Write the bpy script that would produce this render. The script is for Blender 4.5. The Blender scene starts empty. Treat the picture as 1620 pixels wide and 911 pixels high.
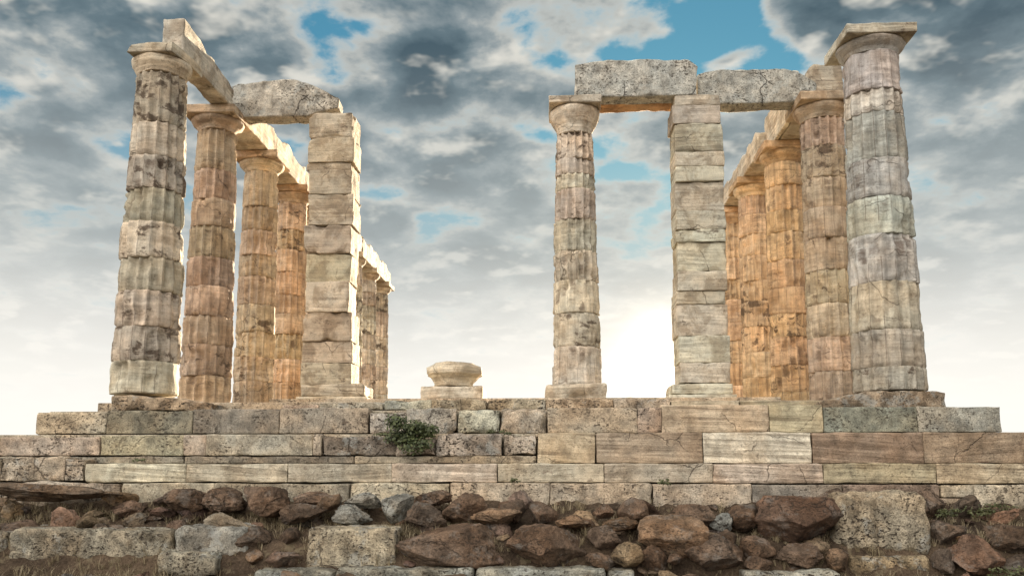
import bpy, bmesh, math, random
from mathutils import Vector, Matrix, noise
R = math.radians
SC = bpy.context.scene
COL = SC.collection

# ------------------------------------------------------------------ camera
CAM = Vector((0.7241, -13.9008, -1.2195))
YAW, PITCH, F, SY = -0.0480, 0.1297, 1327.87, 112.9
cam_d = bpy.data.cameras.new('camera')
cam = bpy.data.objects.new('camera', cam_d); COL.objects.link(cam)
cam.location = CAM
cam.rotation_euler = (math.pi/2 + PITCH, 0, -YAW)
cam_d.sensor_width = 36.0
cam_d.lens = F/1620*36
cam_d.shift_y = SY/1620
cam_d.clip_start = 0.1
cam_d.clip_end = 20000
SC.camera = cam
_fw = Vector((math.sin(YAW)*math.cos(PITCH), math.cos(YAW)*math.cos(PITCH), math.sin(PITCH)))
_rt = Vector((math.cos(YAW), -math.sin(YAW), 0))
_up = _rt.cross(_fw)
def ray(px, py):
    return _fw + _rt*((px-810)/F) + _up*((455.5+SY-py)/F)
def at(px, py, Y):
    d = ray(px, py)
    return CAM + d*((Y-CAM.y)/d.y)

# ------------------------------------------------------------------ light
SUN = ray(1055, 562).normalized()
SUN_EL = math.asin(SUN.z)
SUN_AZ = math.atan2(SUN.x, SUN.y)
EXPO = 2.3
vs = SC.view_settings
vs.view_transform = 'Standard'; vs.look = 'None'; vs.gamma = 1; vs.exposure = EXPO
vs.use_curve_mapping = False
sl = bpy.data.lights.new('sun', 'SUN')
sl.energy = 5.0; sl.angle = R(0.6); sl.color = (1.0, 0.80, 0.56)
so = bpy.data.objects.new('sun', sl); COL.objects.link(so)
so.location = SUN*60
so.rotation_euler = SUN.to_track_quat('Z', 'Y').to_euler()

cy = SC.cycles
cy.max_bounces = 5; cy.diffuse_bounces = 3; cy.glossy_bounces = 2; cy.transmission_bounces = 2

class NT:
    """small helper to write node trees"""
    def __init__(self, nt):
        self.nt = nt; self.n = nt.nodes; self.l = nt.links
    def new(self, t, **kw):
        n = self.n.new(t)
        for k, v in kw.items(): setattr(n, k, v)
        return n
    def put(self, sock, v):
        if v is None: return
        if isinstance(v, bpy.types.NodeSocket): self.l.new(v, sock)
        else: sock.default_value = v
    def m(self, op, a, b=None, c=None, clamp=False):
        n = self.new('ShaderNodeMath', operation=op); n.use_clamp = clamp
        self.put(n.inputs[0], a); self.put(n.inputs[1], b); self.put(n.inputs[2], c)
        return n.outputs[0]
    def vm(self, op, a, b=None):
        n = self.new('ShaderNodeVectorMath', operation=op)
        self.put(n.inputs[0], a); self.put(n.inputs[1], b)
        return n.outputs['Value'] if op == 'DOT_PRODUCT' else n.outputs[0]
    def xyz(self, x, y, z):
        n = self.new('ShaderNodeCombineXYZ')
        for i, v in enumerate((x, y, z)): self.put(n.inputs[i], v)
        return n.outputs[0]
    def sep(self, v):
        n = self.new('ShaderNodeSeparateXYZ'); self.put(n.inputs[0], v)
        return n.outputs
    def noise(self, v, scale, detail=4, rough=0.5, dist=0.0):
        n = self.new('ShaderNodeTexNoise')
        self.put(n.inputs['Vector'], v)
        for k, x in (('Scale', scale), ('Detail', detail), ('Roughness', rough), ('Distortion', dist)):
            self.put(n.inputs[k], x)
        return n.outputs['Fac']
    def noisec(self, v, scale, detail=2):
        n = self.new('ShaderNodeTexNoise'); self.put(n.inputs['Vector'], v)
        n.inputs['Scale'].default_value = scale; n.inputs['Detail'].default_value = detail
        return n.outputs['Color']
    def ss(self, v, a, b, lo=0.0, hi=1.0):
        n = self.new('ShaderNodeMapRange', interpolation_type='SMOOTHSTEP')
        self.put(n.inputs[0], v); self.put(n.inputs[1], a); self.put(n.inputs[2], b)
        self.put(n.inputs[3], lo); self.put(n.inputs[4], hi)
        return n.outputs[0]
    def lin(self, v, a, b, lo, hi):
        n = self.new('ShaderNodeMapRange')
        self.put(n.inputs[0], v); self.put(n.inputs[1], a); self.put(n.inputs[2], b)
        self.put(n.inputs[3], lo); self.put(n.inputs[4], hi)
        return n.outputs[0]
    def mix(self, f, a, b, mode='MIX'):
        n = self.new('ShaderNodeMix', data_type='RGBA', blend_type=mode)
        n.clamp_factor = True
        self.put(n.inputs[0], f)
        for s, v in ((n.inputs[6], a), (n.inputs[7], b)):
            if isinstance(v, tuple) and len(v) == 3: v = v + (1,)
            self.put(s, v)
        return n.outputs[2]
    def ramp(self, v, pts):
        n = self.new('ShaderNodeValToRGB'); self.put(n.inputs[0], v)
        cr = n.color_ramp
        while len(cr.elements) < len(pts): cr.elements.new(0.5)
        for e, (p, c) in zip(cr.elements, pts):
            e.position = p; e.color = tuple(c) + (1,)
        return n.outputs[0]
    def scale(self, c, s):
        n = self.new('ShaderNodeVectorMath', operation='SCALE')
        self.put(n.inputs[0], c); self.put(n.inputs[3], s)
        return n.outputs[0]

def make_world():
    w = bpy.data.worlds.new('World'); SC.world = w; w.use_nodes = True
    t = NT(w.node_tree); t.n.clear()
    out = t.new('ShaderNodeOutputWorld'); bg = t.new('ShaderNodeBackground')
    t.l.new(bg.outputs[0], out.inputs[0])
    bg.inputs['Strength'].default_value = 0.1
    K = 10/(2**EXPO)                     # so that a cloud value of 1 shows as 1
    sky = t.new('ShaderNodeTexSky', sky_type='NISHITA')
    sky.sun_disc = False; sky.sun_elevation = SUN_EL; sky.sun_rotation = SUN_AZ
    sky.air_density = 1.0; sky.dust_density = 0.6; sky.ozone_density = 2.0
    tc = t.new('ShaderNodeTexCoord')
    D = t.vm('NORMALIZE', tc.outputs['Generated'])
    s = t.sep(D)
    z = t.m('MAXIMUM', s[2], 0.0)
    zz = t.m('ADD', z, 0.22)
    P = t.xyz(t.m('DIVIDE', s[0], zz), t.m('DIVIDE', s[1], zz), 0.0)
    def lump(px, py, rad):
        """1 around one direction of the sky, 0 away from it"""
        d = ray(px, py).normalized()
        c = t.vm('DOT_PRODUCT', D, (d.x, d.y, d.z))
        return t.ss(c, math.cos(rad), math.cos(rad*0.25))
    def clouds(v):
        w = t.vm('ADD', v, t.scale(t.vm('SUBTRACT', t.noisec(v, 2.6, 4), (0.5, 0.5, 0.5)), 0.42))
        a = t.noise(v, 5.4, 7, 0.56, 0.15)
        b = t.noise(v, 1.1, 2, 0.5)
        vo = t.new('ShaderNodeTexVoronoi', feature='SMOOTH_F1')
        t.put(vo.inputs['Vector'], w); vo.inputs['Scale'].default_value = 5.8
        vo.inputs['Smoothness'].default_value = 0.6
        cell = t.m('SUBTRACT', 1.0, t.m('MULTIPLY', vo.outputs['Distance'], 1.25))
        return t.m('ADD', t.m('ADD', t.m('MULTIPLY', a, 0.62), t.m('MULTIPLY', b, 0.20)), t.m('MULTIPLY', cell, 0.24))
    warp = t.vm('ADD', P, (11.3, 4.7, 2.1))
    n1 = clouds(warp)
    m1 = t.noise(warp, 5.6, 4, 0.55, 0.1); m2 = t.noise(t.vm('ADD', warp, (0.02, 0.05, 0.01)), 5.6, 4, 0.55, 0.1)
    dens = n1
    for px, py, rad, amt in ((1115, 25, 0.15, -0.14), (1130, 78, 0.045, 0.06), (1170, 80, 0.07, -0.06), (1500, 130, 0.16, 0.05), (560, 60, 0.2, 0.03),
                             (60, 90, 0.12, 0.03), (740, 170, 0.12, 0.05), (1235, 50, 0.05, 0.05)):
        dens = t.m('ADD', dens, t.m('MULTIPLY', lump(px, py, rad), amt))
    fine = t.noise(warp, 11.0, 4, 0.6)
    dens = t.m('ADD', dens, t.m('MULTIPLY', t.m('SUBTRACT', fine, 0.5), 0.14))
    dens = t.m('ADD', dens, t.m('MULTIPLY', t.ss(z, 0.34, 0.16), 0.045))
    cov = t.ss(dens, 0.375, 0.475)
    body = t.ramp(t.lin(dens, 0.415, 0.66, 0, 1), [
        (0.0, (0.80, 0.765, 0.68)), (0.15, (0.56, 0.56, 0.52)), (0.36, (0.29, 0.335, 0.35)),
        (0.62, (0.125, 0.18, 0.21)), (1.0, (0.052, 0.092, 0.12))])
    lit = t.ss(t.m('ADD', t.m('SUBTRACT', m1, m2), t.m('MULTIPLY', t.m('SUBTRACT', fine, 0.5), 0.16)), 0.01, 0.20)
    body = t.mix(t.m('MULTIPLY', lit, 0.78), body, (0.90, 0.85, 0.75))
    # clouds low over the sun are thinner and brighter
    low = t.ss(z, 0.50, 0.20)
    body = t.mix(t.m('MULTIPLY', low, 0.68), body, t.mix(t.ss(z, 0.30, 0.12), (0.54, 0.575, 0.565), (0.80, 0.80, 0.76)))
    # unseen clouds behind the viewer, brightened as added fill for the front faces
    back = t.ss(s[1], 0.25, -0.45)
    side = t.ss(s[0], 0.75, -0.75, 0.45, 1.6)      # the added fill is made stronger on the left to model the flutes
    body = t.mix(t.m('MULTIPLY', back, 0.85), body, t.scale((3.15, 2.84, 2.56), side))
    blue = t.mix(1.0, sky.outputs[0], (0.16, 0.42, 0.50), 'MULTIPLY')
    blue = t.mix(0.72, blue, t.scale((0.07, 0.22, 0.30), K))
    blue = t.mix(t.ss(z, 0.44, 0.20), blue, t.scale((0.42, 0.53, 0.56), K))
    blue = t.mix(t.m('MULTIPLY', back, 0.6), blue, t.scale((0.75, 0.85, 0.95), K))
    c = t.mix(t.m('MULTIPLY', cov, 0.96), blue, t.scale(body, K))
    # pale band over the horizon
    hz = t.ss(z, 0.27, 0.05)
    c = t.mix(t.m('MULTIPLY', hz, 0.94), c, t.scale((1.06, 1.025, 0.95), K))
    # the sun and the bright air round it
    cs = t.vm('DOT_PRODUCT', D, (SUN.x, SUN.y, SUN.z))
    ang = t.m('ARCCOSINE', t.m('MINIMUM', cs, 1.0))
    g1 = t.m('MULTIPLY', t.m('POWER', 2.718, t.m('MULTIPLY', ang, -1/0.018)), 5.0)
    g2 = t.m('MULTIPLY', t.m('POWER', 2.718, t.m('MULTIPLY', ang, -1/0.13)), 0.30)
    g3 = t.m('MULTIPLY', t.ss(ang, 0.0075, 0.005), 30.0)
    glow = t.m('ADD', t.m('ADD', g1, g2), g3)
    c = t.vm('ADD', c, t.scale(t.scale((1.0, 0.84, 0.60), K), glow))
    # below the horizon
    c = t.mix(t.ss(s[2], 0.0, -0.02), c, t.scale((0.30, 0.27, 0.22), K))
    t.put(bg.inputs['Color'], c)
    w.cycles.sampling_method = 'MANUAL'; w.cycles.sample_map_resolution = 1024
make_world()

# ------------------------------------------------------------------ materials
def stone_mat(name, strata=0.5, sscale=(1.6, 1.6, 20), stain=0.5, stain_col=(0.085, 0.06, 0.042),
              pits=0.3, cracks=0.4, bump=0.5, grain=0.3, blotch=0.5, lichen=0.0, hue=0.5, tilt=0.12, flutes=False, washed=0.9, depth=0.045):
    m = bpy.data.materials.new(name); m.use_nodes = True
    t = NT(m.node_tree); t.n.clear()
    out = t.new('ShaderNodeOutputMaterial'); b = t.new('ShaderNodeBsdfPrincipled')
    t.l.new(b.outputs[0], out.inputs[0])
    b.inputs['Roughness'].default_value = 0.85
    b.inputs['Specular IOR Level'].default_value = 0.25
    tc = t.new('ShaderNodeTexCoord'); oi = t.new('ShaderNodeObjectInfo')
    rnd = oi.outputs['Random']
    r2 = t.m('FRACT', t.m('MULTIPLY', rnd, 17.37))
    r3 = t.m('FRACT', t.m('MULTIPLY', rnd, 91.71))
    off = t.xyz(t.m('MULTIPLY', rnd, 37.0), t.m('MULTIPLY', r2, 41.0), t.m('MULTIPLY', r3, 29.0))
    v = t.vm('ADD', tc.outputs['Object'], off)
    # bedding bands, slightly tilted from stone to stone
    rot = t.new('ShaderNodeVectorRotate', rotation_type='EULER_XYZ')
    t.put(rot.inputs['Vector'], v)
    t.put(rot.inputs['Rotation'], t.xyz(t.m('MULTIPLY', t.m('SUBTRACT', r2, 0.5), 0.08), t.m('MULTIPLY', t.m('SUBTRACT', r3, 0.5), tilt), 0.0))
    vs_ = t.vm('MULTIPLY', rot.outputs[0], sscale)
    st = t.noise(vs_, 1.0, 4, 0.62, 0.5)
    stf = t.m('ADD', t.m('MULTIPLY', t.m('SUBTRACT', t.ss(st, 0.30, 0.70), 0.5), t.ss(t.noise(v, 1.3, 4, 0.6), 0.34, 0.62, 0.25, 1.1)), 0.5)
    c = oi.outputs['Color']
    val = t.m('MULTIPLY', t.lin(r2, 0, 1, 0.86, 1.12), 1.0)
    c = t.scale(c, val)
    big = t.noise(v, 1.5, 3, 0.55)
    warm = t.mix(t.m('MULTIPLY', t.ss(big, 0.35, 0.65), hue), (0.95, 0.985, 0.99), (1.12, 0.98, 0.82))
    c = t.mix(1.0, c, warm, 'MULTIPLY')
    c = t.mix(1.0, c, t.mix(stf, (1-0.62*strata, 1-0.66*strata, 1-0.70*strata), (1+0.22*strata, 1+0.20*strata, 1+0.16*strata)), 'MULTIPLY')
    med = t.noise(v, 6.0, 4, 0.6)
    c = t.scale(c, t.lin(med, 0.3, 0.7, 1-0.42*blotch, 1+0.25*blotch))
    wash = t.noise(t.vm('MULTIPLY', v, (1, 1, 0.8)), 2.2, 5, 0.66, 0.4)
    c = t.mix(t.m('MULTIPLY', t.ss(wash, 0.55, 0.42), washed), c, t.mix(1.0, c, (0.62, 0.58, 0.54), 'MULTIPLY'))
    fine = t.noise(v, 55.0, 3, 0.65)
    c = t.scale(c, t.lin(fine, 0.3, 0.7, 1-0.45*grain, 1+0.35*grain))
    # dark crust left in patches
    sn = t.noise(t.vm('MULTIPLY', v, (1, 1, 1.5)), 2.6, 6, 0.68, 0.3)
    th = t.m('SUBTRACT', 0.70, t.m('MULTIPLY', t.m('POWER', r3, 1.6), 0.17*stain + 0.06))
    sf = t.ss(sn, th, t.m('ADD', th, 0.085))
    c = t.mix(t.m('MULTIPLY', sf, min(1, 0.55+0.35*stain)), c, stain_col)
    # thin dark weathering along the beds
    s2 = t.noise(t.vm('MULTIPLY', v, (1.2, 1.2, 44)), 1.0, 4, 0.6, 0.8)
    c = t.mix(t.m('MULTIPLY', t.m('MULTIPLY', t.ss(s2, 0.60, 0.72), t.ss(t.noise(v, 2.1, 4, 0.6), 0.45, 0.6)), 0.9*strata), c, (0.10, 0.078, 0.06))
    if lichen:
        ln = t.noise(v, 3.2, 6, 0.7)
        c = t.mix(t.m('MULTIPLY', t.ss(ln, 0.54, 0.62), lichen), c, (0.42, 0.45, 0.43))
    if flutes:
        uvr = t.sep(t.new('ShaderNodeUVMap').outputs[0])
        run = t.noise(t.xyz(t.m('MULTIPLY', uvr[0], 2.1), t.m('MULTIPLY', uvr[1], 0.55), t.m('MULTIPLY', rnd, 17.0)), 1.0, 4, 0.6)
        c = t.scale(c, t.lin(run, 0.32, 0.68, 0.68, 1.18))
        # crust kept inside single flutes, and grime along the worn arrises
        uv0 = t.new('ShaderNodeUVMap').outputs[0]
        ds = t.vm('SUBTRACT', t.noisec(v, 7.0, 5), (0.5, 0.5, 0.5))
        uv = t.sep(t.vm('ADD', uv0, t.vm('MULTIPLY', ds, (0.62, 0.30, 0))))
        uvs = t.sep(uv0)
        ch = t.m('FLOOR', uv[0]); fr = t.m('FRACT', uv[0])
        pv = t.xyz(t.m('MULTIPLY', ch, 3.7), t.m('MULTIPLY', uv[1], 2.3), t.m('MULTIPLY', rnd, 53.0))
        pn1 = t.noise(pv, 1.0, 4, 0.6)
        band = t.noise(t.xyz(t.m('MULTIPLY', uv[0], 0.35), t.m('MULTIPLY', uv[1], 15.0), t.m('MULTIPLY', rnd, 31.0)), 1.0, 4, 0.65)
        inside = t.m('MULTIPLY', t.ss(fr, 0.0, 0.26), t.ss(fr, 1.0, 0.74))
        thf = t.m('SUBTRACT', 0.68, t.m('ADD', t.m('MULTIPLY', r2, 0.10), t.m('MULTIPLY', t.ss(t.noise(v, 1.4, 3), 0.40, 0.62), 0.11)))
        pf = t.m('MULTIPLY', t.m('MULTIPLY', t.ss(t.m('ADD', t.m('MULTIPLY', pn1, 0.7), t.m('MULTIPLY', band, 0.36)), thf, t.m('ADD', thf, 0.15)), inside), t.ss(fine, 0.25, 0.5, 0.45, 1.0))
        c = t.mix(t.m('MULTIPLY', pf, 0.72), c, (0.095, 0.062, 0.042))
        fr2 = t.m('FRACT', t.m('ADD', uvs[0], t.m('MULTIPLY', t.m('SUBTRACT', med, 0.5), 0.12)))
        ar = t.m('SUBTRACT', 1.0, t.m('MULTIPLY', t.ss(fr2, 0.0, 0.05), t.ss(fr2, 1.0, 0.95)))
        am = t.ss(t.noise(v, 2.0, 4), 0.42, 0.58)
        c = t.mix(t.m('MULTIPLY', t.m('MULTIPLY', ar, am), 0.75), c, (0.11, 0.08, 0.058))
    # cracks
    wv = t.vm('ADD', v, t.scale(t.noisec(v, 3.0, 4), 0.35))
    vo = t.new('ShaderNodeTexVoronoi', feature='DISTANCE_TO_EDGE')
    t.put(vo.inputs['Vector'], t.vm('MULTIPLY', wv, (1, 1, 1.3))); vo.inputs['Scale'].default_value = 1.15
    ck = t.m('MULTIPLY', t.ss(vo.outputs['Distance'], 0.012, 0.002), t.ss(t.noise(v, 1.1, 2), 0.54, 0.62))
    c = t.mix(t.m('MULTIPLY', ck, cracks), c, (0.035, 0.027, 0.02))
    # pits
    pn = t.noise(t.vm('MULTIPLY', v, (1, 1, 1.4)), 21.0, 3, 0.55)
    pm = t.m('MULTIPLY', t.ss(pn, 0.56, 0.64), t.ss(t.noise(v, 2.3, 4, 0.6), 0.43, 0.58))
    pm = t.m('MAXIMUM', pm, t.m('MULTIPLY', t.ss(t.noise(t.vm('MULTIPLY', v, (1, 1, 1.5)), 46.0, 3, 0.6), 0.60, 0.68), 0.8))
    c = t.mix(t.m('MULTIPLY', pm, pits), c, (0.06, 0.048, 0.036))
    t.put(b.inputs['Base Color'], c)
    h = t.m('ADD', t.m('MULTIPLY', stf, 0.35*strata), t.m('MULTIPLY', fine, 0.30))
    h = t.m('ADD', h, t.m('MULTIPLY', med, 0.6))
    h = t.m('SUBTRACT', h, t.m('MULTIPLY', pm, 0.6*pits))
    h = t.m('SUBTRACT', h, t.m('MULTIPLY', ck, 0.8*cracks))
    bp = t.new('ShaderNodeBump'); bp.inputs['Strength'].default_value = bump; bp.inputs['Distance'].default_value = depth
    t.put(bp.inputs['Height'], h)
    t.put(b.inputs['Normal'], bp.outputs[0])
    return m
M_MARBLE = stone_mat('weathered_marble', strata=0.42, sscale=(1.2, 1.2, 15), stain=0.9, pits=0.3, cracks=0.6, bump=0.7, hue=0.5, flutes=True, washed=0.6)
M_CAP = stone_mat('capital_marble', strata=0.6, sscale=(1.2, 1.2, 22), stain=0.6, pits=0.3, cracks=0.5, bump=0.7, hue=0.6)
M_PIER = stone_mat('banded_marble', strata=0.58, sscale=(0.9, 0.9, 19), stain=0.5, pits=0.3, cracks=0.6, bump=0.7, hue=0.4)
M_LINTEL = stone_mat('grey_lintel_marble', strata=0.12, stain=0.3, stain_col=(0.13, 0.125, 0.115), pits=0.8, cracks=0.8, bump=1.0, blotch=1.3, grain=0.8, lichen=0.5, hue=0.3, washed=0.5)
M_POROS = stone_mat('pitted_limestone', washed=0.6, strata=0.25, sscale=(1.8, 1.8, 12), stain=0.45, pits=0.85, cracks=0.4, bump=0.9, blotch=1.1, grain=0.8, hue=0.6)
M_STEP = stone_mat('streaked_step_marble', washed=0.6, tilt=0.16, strata=0.85, sscale=(0.5, 0.5, 15), stain=0.6, stain_col=(0.14, 0.095, 0.068), pits=0.35, cracks=0.6, bump=0.8, blotch=0.8, grain=0.5, hue=0.35)
M_PALE = stone_mat('lichened_limestone', depth=0.08, strata=0.15, stain=0.45, stain_col=(0.09, 0.075, 0.055), pits=1.0, cracks=0.5, bump=1.0, blotch=1.4, grain=0.9, lichen=0.4, hue=0.5)
M_ROCK = stone_mat('brown_rock', depth=0.09, strata=0.2, sscale=(2, 2, 6), stain=0.5, stain_col=(0.035, 0.026, 0.02), pits=0.7, cracks=0.5, bump=1.0, blotch=1.3, grain=0.8, lichen=0.14, hue=0.6)

def soil_mat():
    m = bpy.data.materials.new('dry_earth'); m.use_nodes = True
    t = NT(m.node_tree); b = t.n['Principled BSDF']
    b.inputs['Roughness'].default_value = 0.95; b.inputs['Specular IOR Level'].default_value = 0.1
    tc = t.new('ShaderNodeTexCoord'); v = tc.outputs['Object']
    a = t.noise(v, 1.3, 6, 0.6); f = t.noise(v, 30, 6, 0.7); g = t.noise(v, 7, 5, 0.6)
    c = t.mix(t.ss(a, 0.35, 0.65), (0.055, 0.041, 0.030), (0.125, 0.092, 0.063))
    c = t.scale(c, t.lin(f, 0.3, 0.7, 0.5, 1.5))
    c = t.mix(t.m('MULTIPLY', t.ss(g, 0.56, 0.66), 0.6), c, (0.22, 0.185, 0.12))
    t.put(b.inputs['Base Color'], c)
    bp = t.new('ShaderNodeBump'); bp.inputs['Strength'].default_value = 1.0; bp.inputs['Distance'].default_value = 0.05
    t.put(bp.inputs['Height'], t.m('ADD', f, g)); t.put(b.inputs['Normal'], bp.outputs[0])
    return m
M_SOIL = soil_mat()
def leaf_mat(name, c0, c1, transl=0.3):
    m = bpy.data.materials.new(name); m.use_nodes = True
    t = NT(m.node_tree); b = t.n['Principled BSDF']
    b.inputs['Roughness'].default_value = 0.6
    g = t.new('ShaderNodeNewGeometry')
    t.put(b.inputs['Base Color'], t.mix(g.outputs['Random Per Island'], c0, c1))
    if transl: b.inputs['Transmission Weight'].default_value = 0.0
    return m
M_LEAF = leaf_mat('caper_leaf', (0.030, 0.045, 0.016), (0.085, 0.105, 0.035))
M_WEED = leaf_mat('weed_leaf', (0.045, 0.055, 0.02), (0.10, 0.11, 0.04))
M_DRY = leaf_mat('dry_grass_blade', (0.15, 0.12, 0.07), (0.38, 0.32, 0.20))
M_STEM = leaf_mat('woody_stem', (0.08, 0.055, 0.035), (0.12, 0.085, 0.05))

# ------------------------------------------------------------------ helpers
def mesh_obj(name, verts, faces, mat, parent=None, color=(0.45, 0.4, 0.33), smooth=True, loc=None):
    me = bpy.data.meshes.new(name)
    me.from_pydata(verts, [], faces); me.update()
    if smooth: me.polygons.foreach_set('use_smooth', [True]*len(me.polygons))
    me.materials.append(mat)
    o = bpy.data.objects.new(name, me); COL.objects.link(o)
    o.color = tuple(color) + (1,)
    if parent: o.parent = parent
    if loc is not None: o.location = loc
    return o
def tag(o, label, cat, group=None):
    o['label'] = label; o['category'] = cat; o['kind'] = 'thing'
    if group: o['group'] = group
    return o
def thing(name, label, cat, loc=(0, 0, 0), group=None):
    o = bpy.data.objects.new(name, None); COL.objects.link(o)
    o.location = loc; o.empty_display_size = 0.3
    return tag(o, label, cat, group)
def fbm(p, s, o=4):
    return noise.fractal(p*s, 0.9, 2.1, o, noise_basis='PERLIN_ORIGINAL')
def lerp(a, b, t): return a + (b-a)*t
def curve(pts, x):
    if x <= pts[0][0]: return pts[0][1]
    for (x0, y0), (x1, y1) in zip(pts, pts[1:]):
        if x <= x1: return y0 + (y1-y0)*(x-x0)/(x1-x0)
    return pts[-1][1]
def jit(c, a, rng):
    k = 1 + rng.uniform(-a, a)
    return tuple(max(0.01, x*k*(1+rng.uniform(-a, a)*0.35)) for x in c)

def block(name, lo, hi, seed, mat, parent=None, color=(0.4, 0.37, 0.31), step=0.10, edge=0.012, chip=0.05,
          rough=0.012, warp=None, loc=None, lean=0.0):
    """a squared stone with worn arrises, knocked-off corners and an uneven face"""
    lo = Vector(lo); hi = Vector(hi); sz = hi-lo
    so_ = Vector((seed*3.17 % 97, seed*7.31 % 89, seed*1.93 % 83))
    ax = []
    for i in range(3):
        n = max(2, int(round(sz[i]/step)))
        e = min(0.25*sz[i], 0.014)
        q = [0, e, min(e*2.6, sz[i]*0.3)]
        inner = [sz[i]*k/n for k in range(1, n) if q[-1]*1.3 < sz[i]*k/n < sz[i]-q[-1]*1.3]
        ax.append(q + inner + [sz[i]-x for x in reversed(q)])
    N = [len(a) for a in ax]
    idx = {}; V = []; Fc = []
    def vid(i, j, k):
        key = (i, j, k)
        if key not in idx:
            idx[key] = len(V); V.append(Vector((ax[0][i], ax[1][j], ax[2][k])))
        return idx[key]
    def face(f, na, nb):
        for a in range(na-1):
            for b in range(nb-1):
                Fc.append((f(a, b), f(a+1, b), f(a+1, b+1), f(a, b+1)))
    X, Y, Z = N
    face(lambda a, b: vid(a, 0, b), X, Z); face(lambda a, b: vid(X-1-a, Y-1, b), X, Z)
    face(lambda a, b: vid(0, Y-1-a, b), Y, Z); face(lambda a, b: vid(X-1, a, b), Y, Z)
    face(lambda a, b: vid(a, b, Z-1), X, Y); face(lambda a, b: vid(a, Y-1-b, 0), X, Y)
    out = []
    mn = min(sz)
    for p in V:
        w = lo + p + so_
        r = edge + chip*max(0.0, fbm(w, 2.6, 3)*1.3 - 0.12)
        r = min(r, 0.42*mn)
        q = Vector([min(max(p[i], r), sz[i]-r) for i in range(3)])
        d = p-q; L = d.length
        if L > 1e-6:
            p2 = q + d*(r/L) if L > r else p
            nrm = d/L
        else:
            p2 = p; nrm = Vector((0, 0, 0))
        p2 = p2 + nrm*(rough*(fbm(w, 1.7, 3) + 0.6*fbm(w, 6.5, 3)))
        p2 = p2 + lo
        if warp: p2 = warp(p2)
        out.append(p2)
    c = Vector((0, 0, 0)) if loc is None else Vector(loc)
    return mesh_obj(name, [p-c for p in out], Fc, mat, parent, color, True, loc)

def rock(name, px0, py0, px1, py1, Y, depth, seed, mat, color, boxy=0.35, rough=0.10, level=4, cuts=7, base=0.0, rot=0.0):
    """a boulder that fills a given span seen at distance Y; depth = thickness along y"""
    a = at(px0, py1, Y); b = at(px1, py0, Y)
    c = (a+b)/2; h = Vector(((b.x-a.x)/2, depth/2, (b.z-a.z)/2))
    rng = random.Random(seed)
    bm = bmesh.new(); bmesh.ops.create_icosphere(bm, subdivisions=level, radius=1)
    planes = []
    for k in range(cuts*2):
        n = Vector((rng.uniform(-1, 1), rng.uniform(-1.2, 0.6), rng.uniform(-1, 1))).normalized()
        planes.append((n, rng.uniform(0.50, 0.88)))
    so_ = Vector((rng.uniform(0, 90), rng.uniform(0, 90), rng.uniform(0, 90)))
    e = 1.0/(1-0.72*boxy)          # super-ellipsoid power
    hm = min(h)
    cr, sr = math.cos(rot), math.sin(rot)
    pts = []
    for v in bm.verts:
        p = v.co.copy()
        k = (abs(p.x)**(2*e)+abs(p.y)**(2*e)+abs(p.z)**(2*e))**(-1/(2*e))
        p = p*k
        p = p*(1 + 0.16*fbm(p+so_, 1.1, 2))
        for n, d in planes:
            s = p.dot(n)-d
            if s > 0: p = p - n*s*0.96
        # broken ledges: terraces along a tilted bedding plane
        bn = (p.z + 0.25*p.x + 0.3*fbm(p+so_, 1.5, 2))*3.2
        ter = (bn % 1.0)
        p = p * (1 - rough*0.9*max(0, 0.5-abs(ter-0.5))*2*max(0, 0.3+fbm(p+so_, 1.2, 2)))
        p = p + p.normalized()*(0.55*rough*fbm(p+so_, 2.6, 4) + 0.42*rough*fbm(p+so_, 7.0, 4) + (0.20*rough*fbm(p+so_, 19.0, 2) if level > 4 else 0))
        pts.append(p)
    # normalise so the stone really fills its span
    mx = [max(p[i] for p in pts) for i in range(3)]; mi = [min(p[i] for p in pts) for i in range(3)]
    V = []
    for p in pts:
        q = Vector([((p[i]-mi[i])/(mx[i]-mi[i])*2-1)*h[i] for i in range(3)])
        q = Vector((q.x*cr - q.z*sr, q.y, q.x*sr + q.z*cr))
        q = q + q.normalized()*0.02*rough*10*hm*fbm(q+so_, 9.0, 3)
        V.append(q)
    Fc = [tuple(v.index for v in f.verts) for f in bm.faces]
    bm.free()
    return mesh_obj(name, V, Fc, mat, None, color, True, c)

# ------------------------------------------------------------------ setting: ground
def ground_z(x, y):
    z = curve([(-60, -2.75), (-3.4, -2.70), (-2.95, -2.62), (-2.70, -2.22), (-2.35, -2.06), (-1.95, -1.95), (-1.55, -1.66), (-1.2, -1.62), (36, -1.62), (80, -2.2), (600, -3.5), (9000, -12)], y)
    if x > 7.2: z -= 0.05
    if -7 < y < 0:
        p = Vector((x, y, 0))
        z += 0.07*fbm(p, 1.6, 4) + 0.03*fbm(p, 7, 3)
    return z
def make_ground():
    def axis(dense0, dense1, st, far):
        a = []; v = dense0
        while v <= dense1: a.append(v); v += st
        g = st; lo = dense0; L = []
        while lo > -far: g *= 1.5; lo -= g; L.append(lo)
        g = st; hi = dense1; H = []
        while hi < far: g *= 1.5; hi += g; H.append(hi)
        return L[::-1] + a + H
    xs = axis(-9.5, 10, 0.075, 9000); ys = axis(-4.2, -1.1, 0.06, 9000)
    V = [Vector((x, y, ground_z(x, y))) for y in ys for x in xs]
    n = len(xs)
    Fc = [(j*n+i, j*n+i+1, (j+1)*n+i+1, (j+1)*n+i) for j in range(len(ys)-1) for i in range(n-1)]
    g = mesh_obj('ground', V, Fc, M_SOIL); g['kind'] = 'structure'
make_ground()

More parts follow.
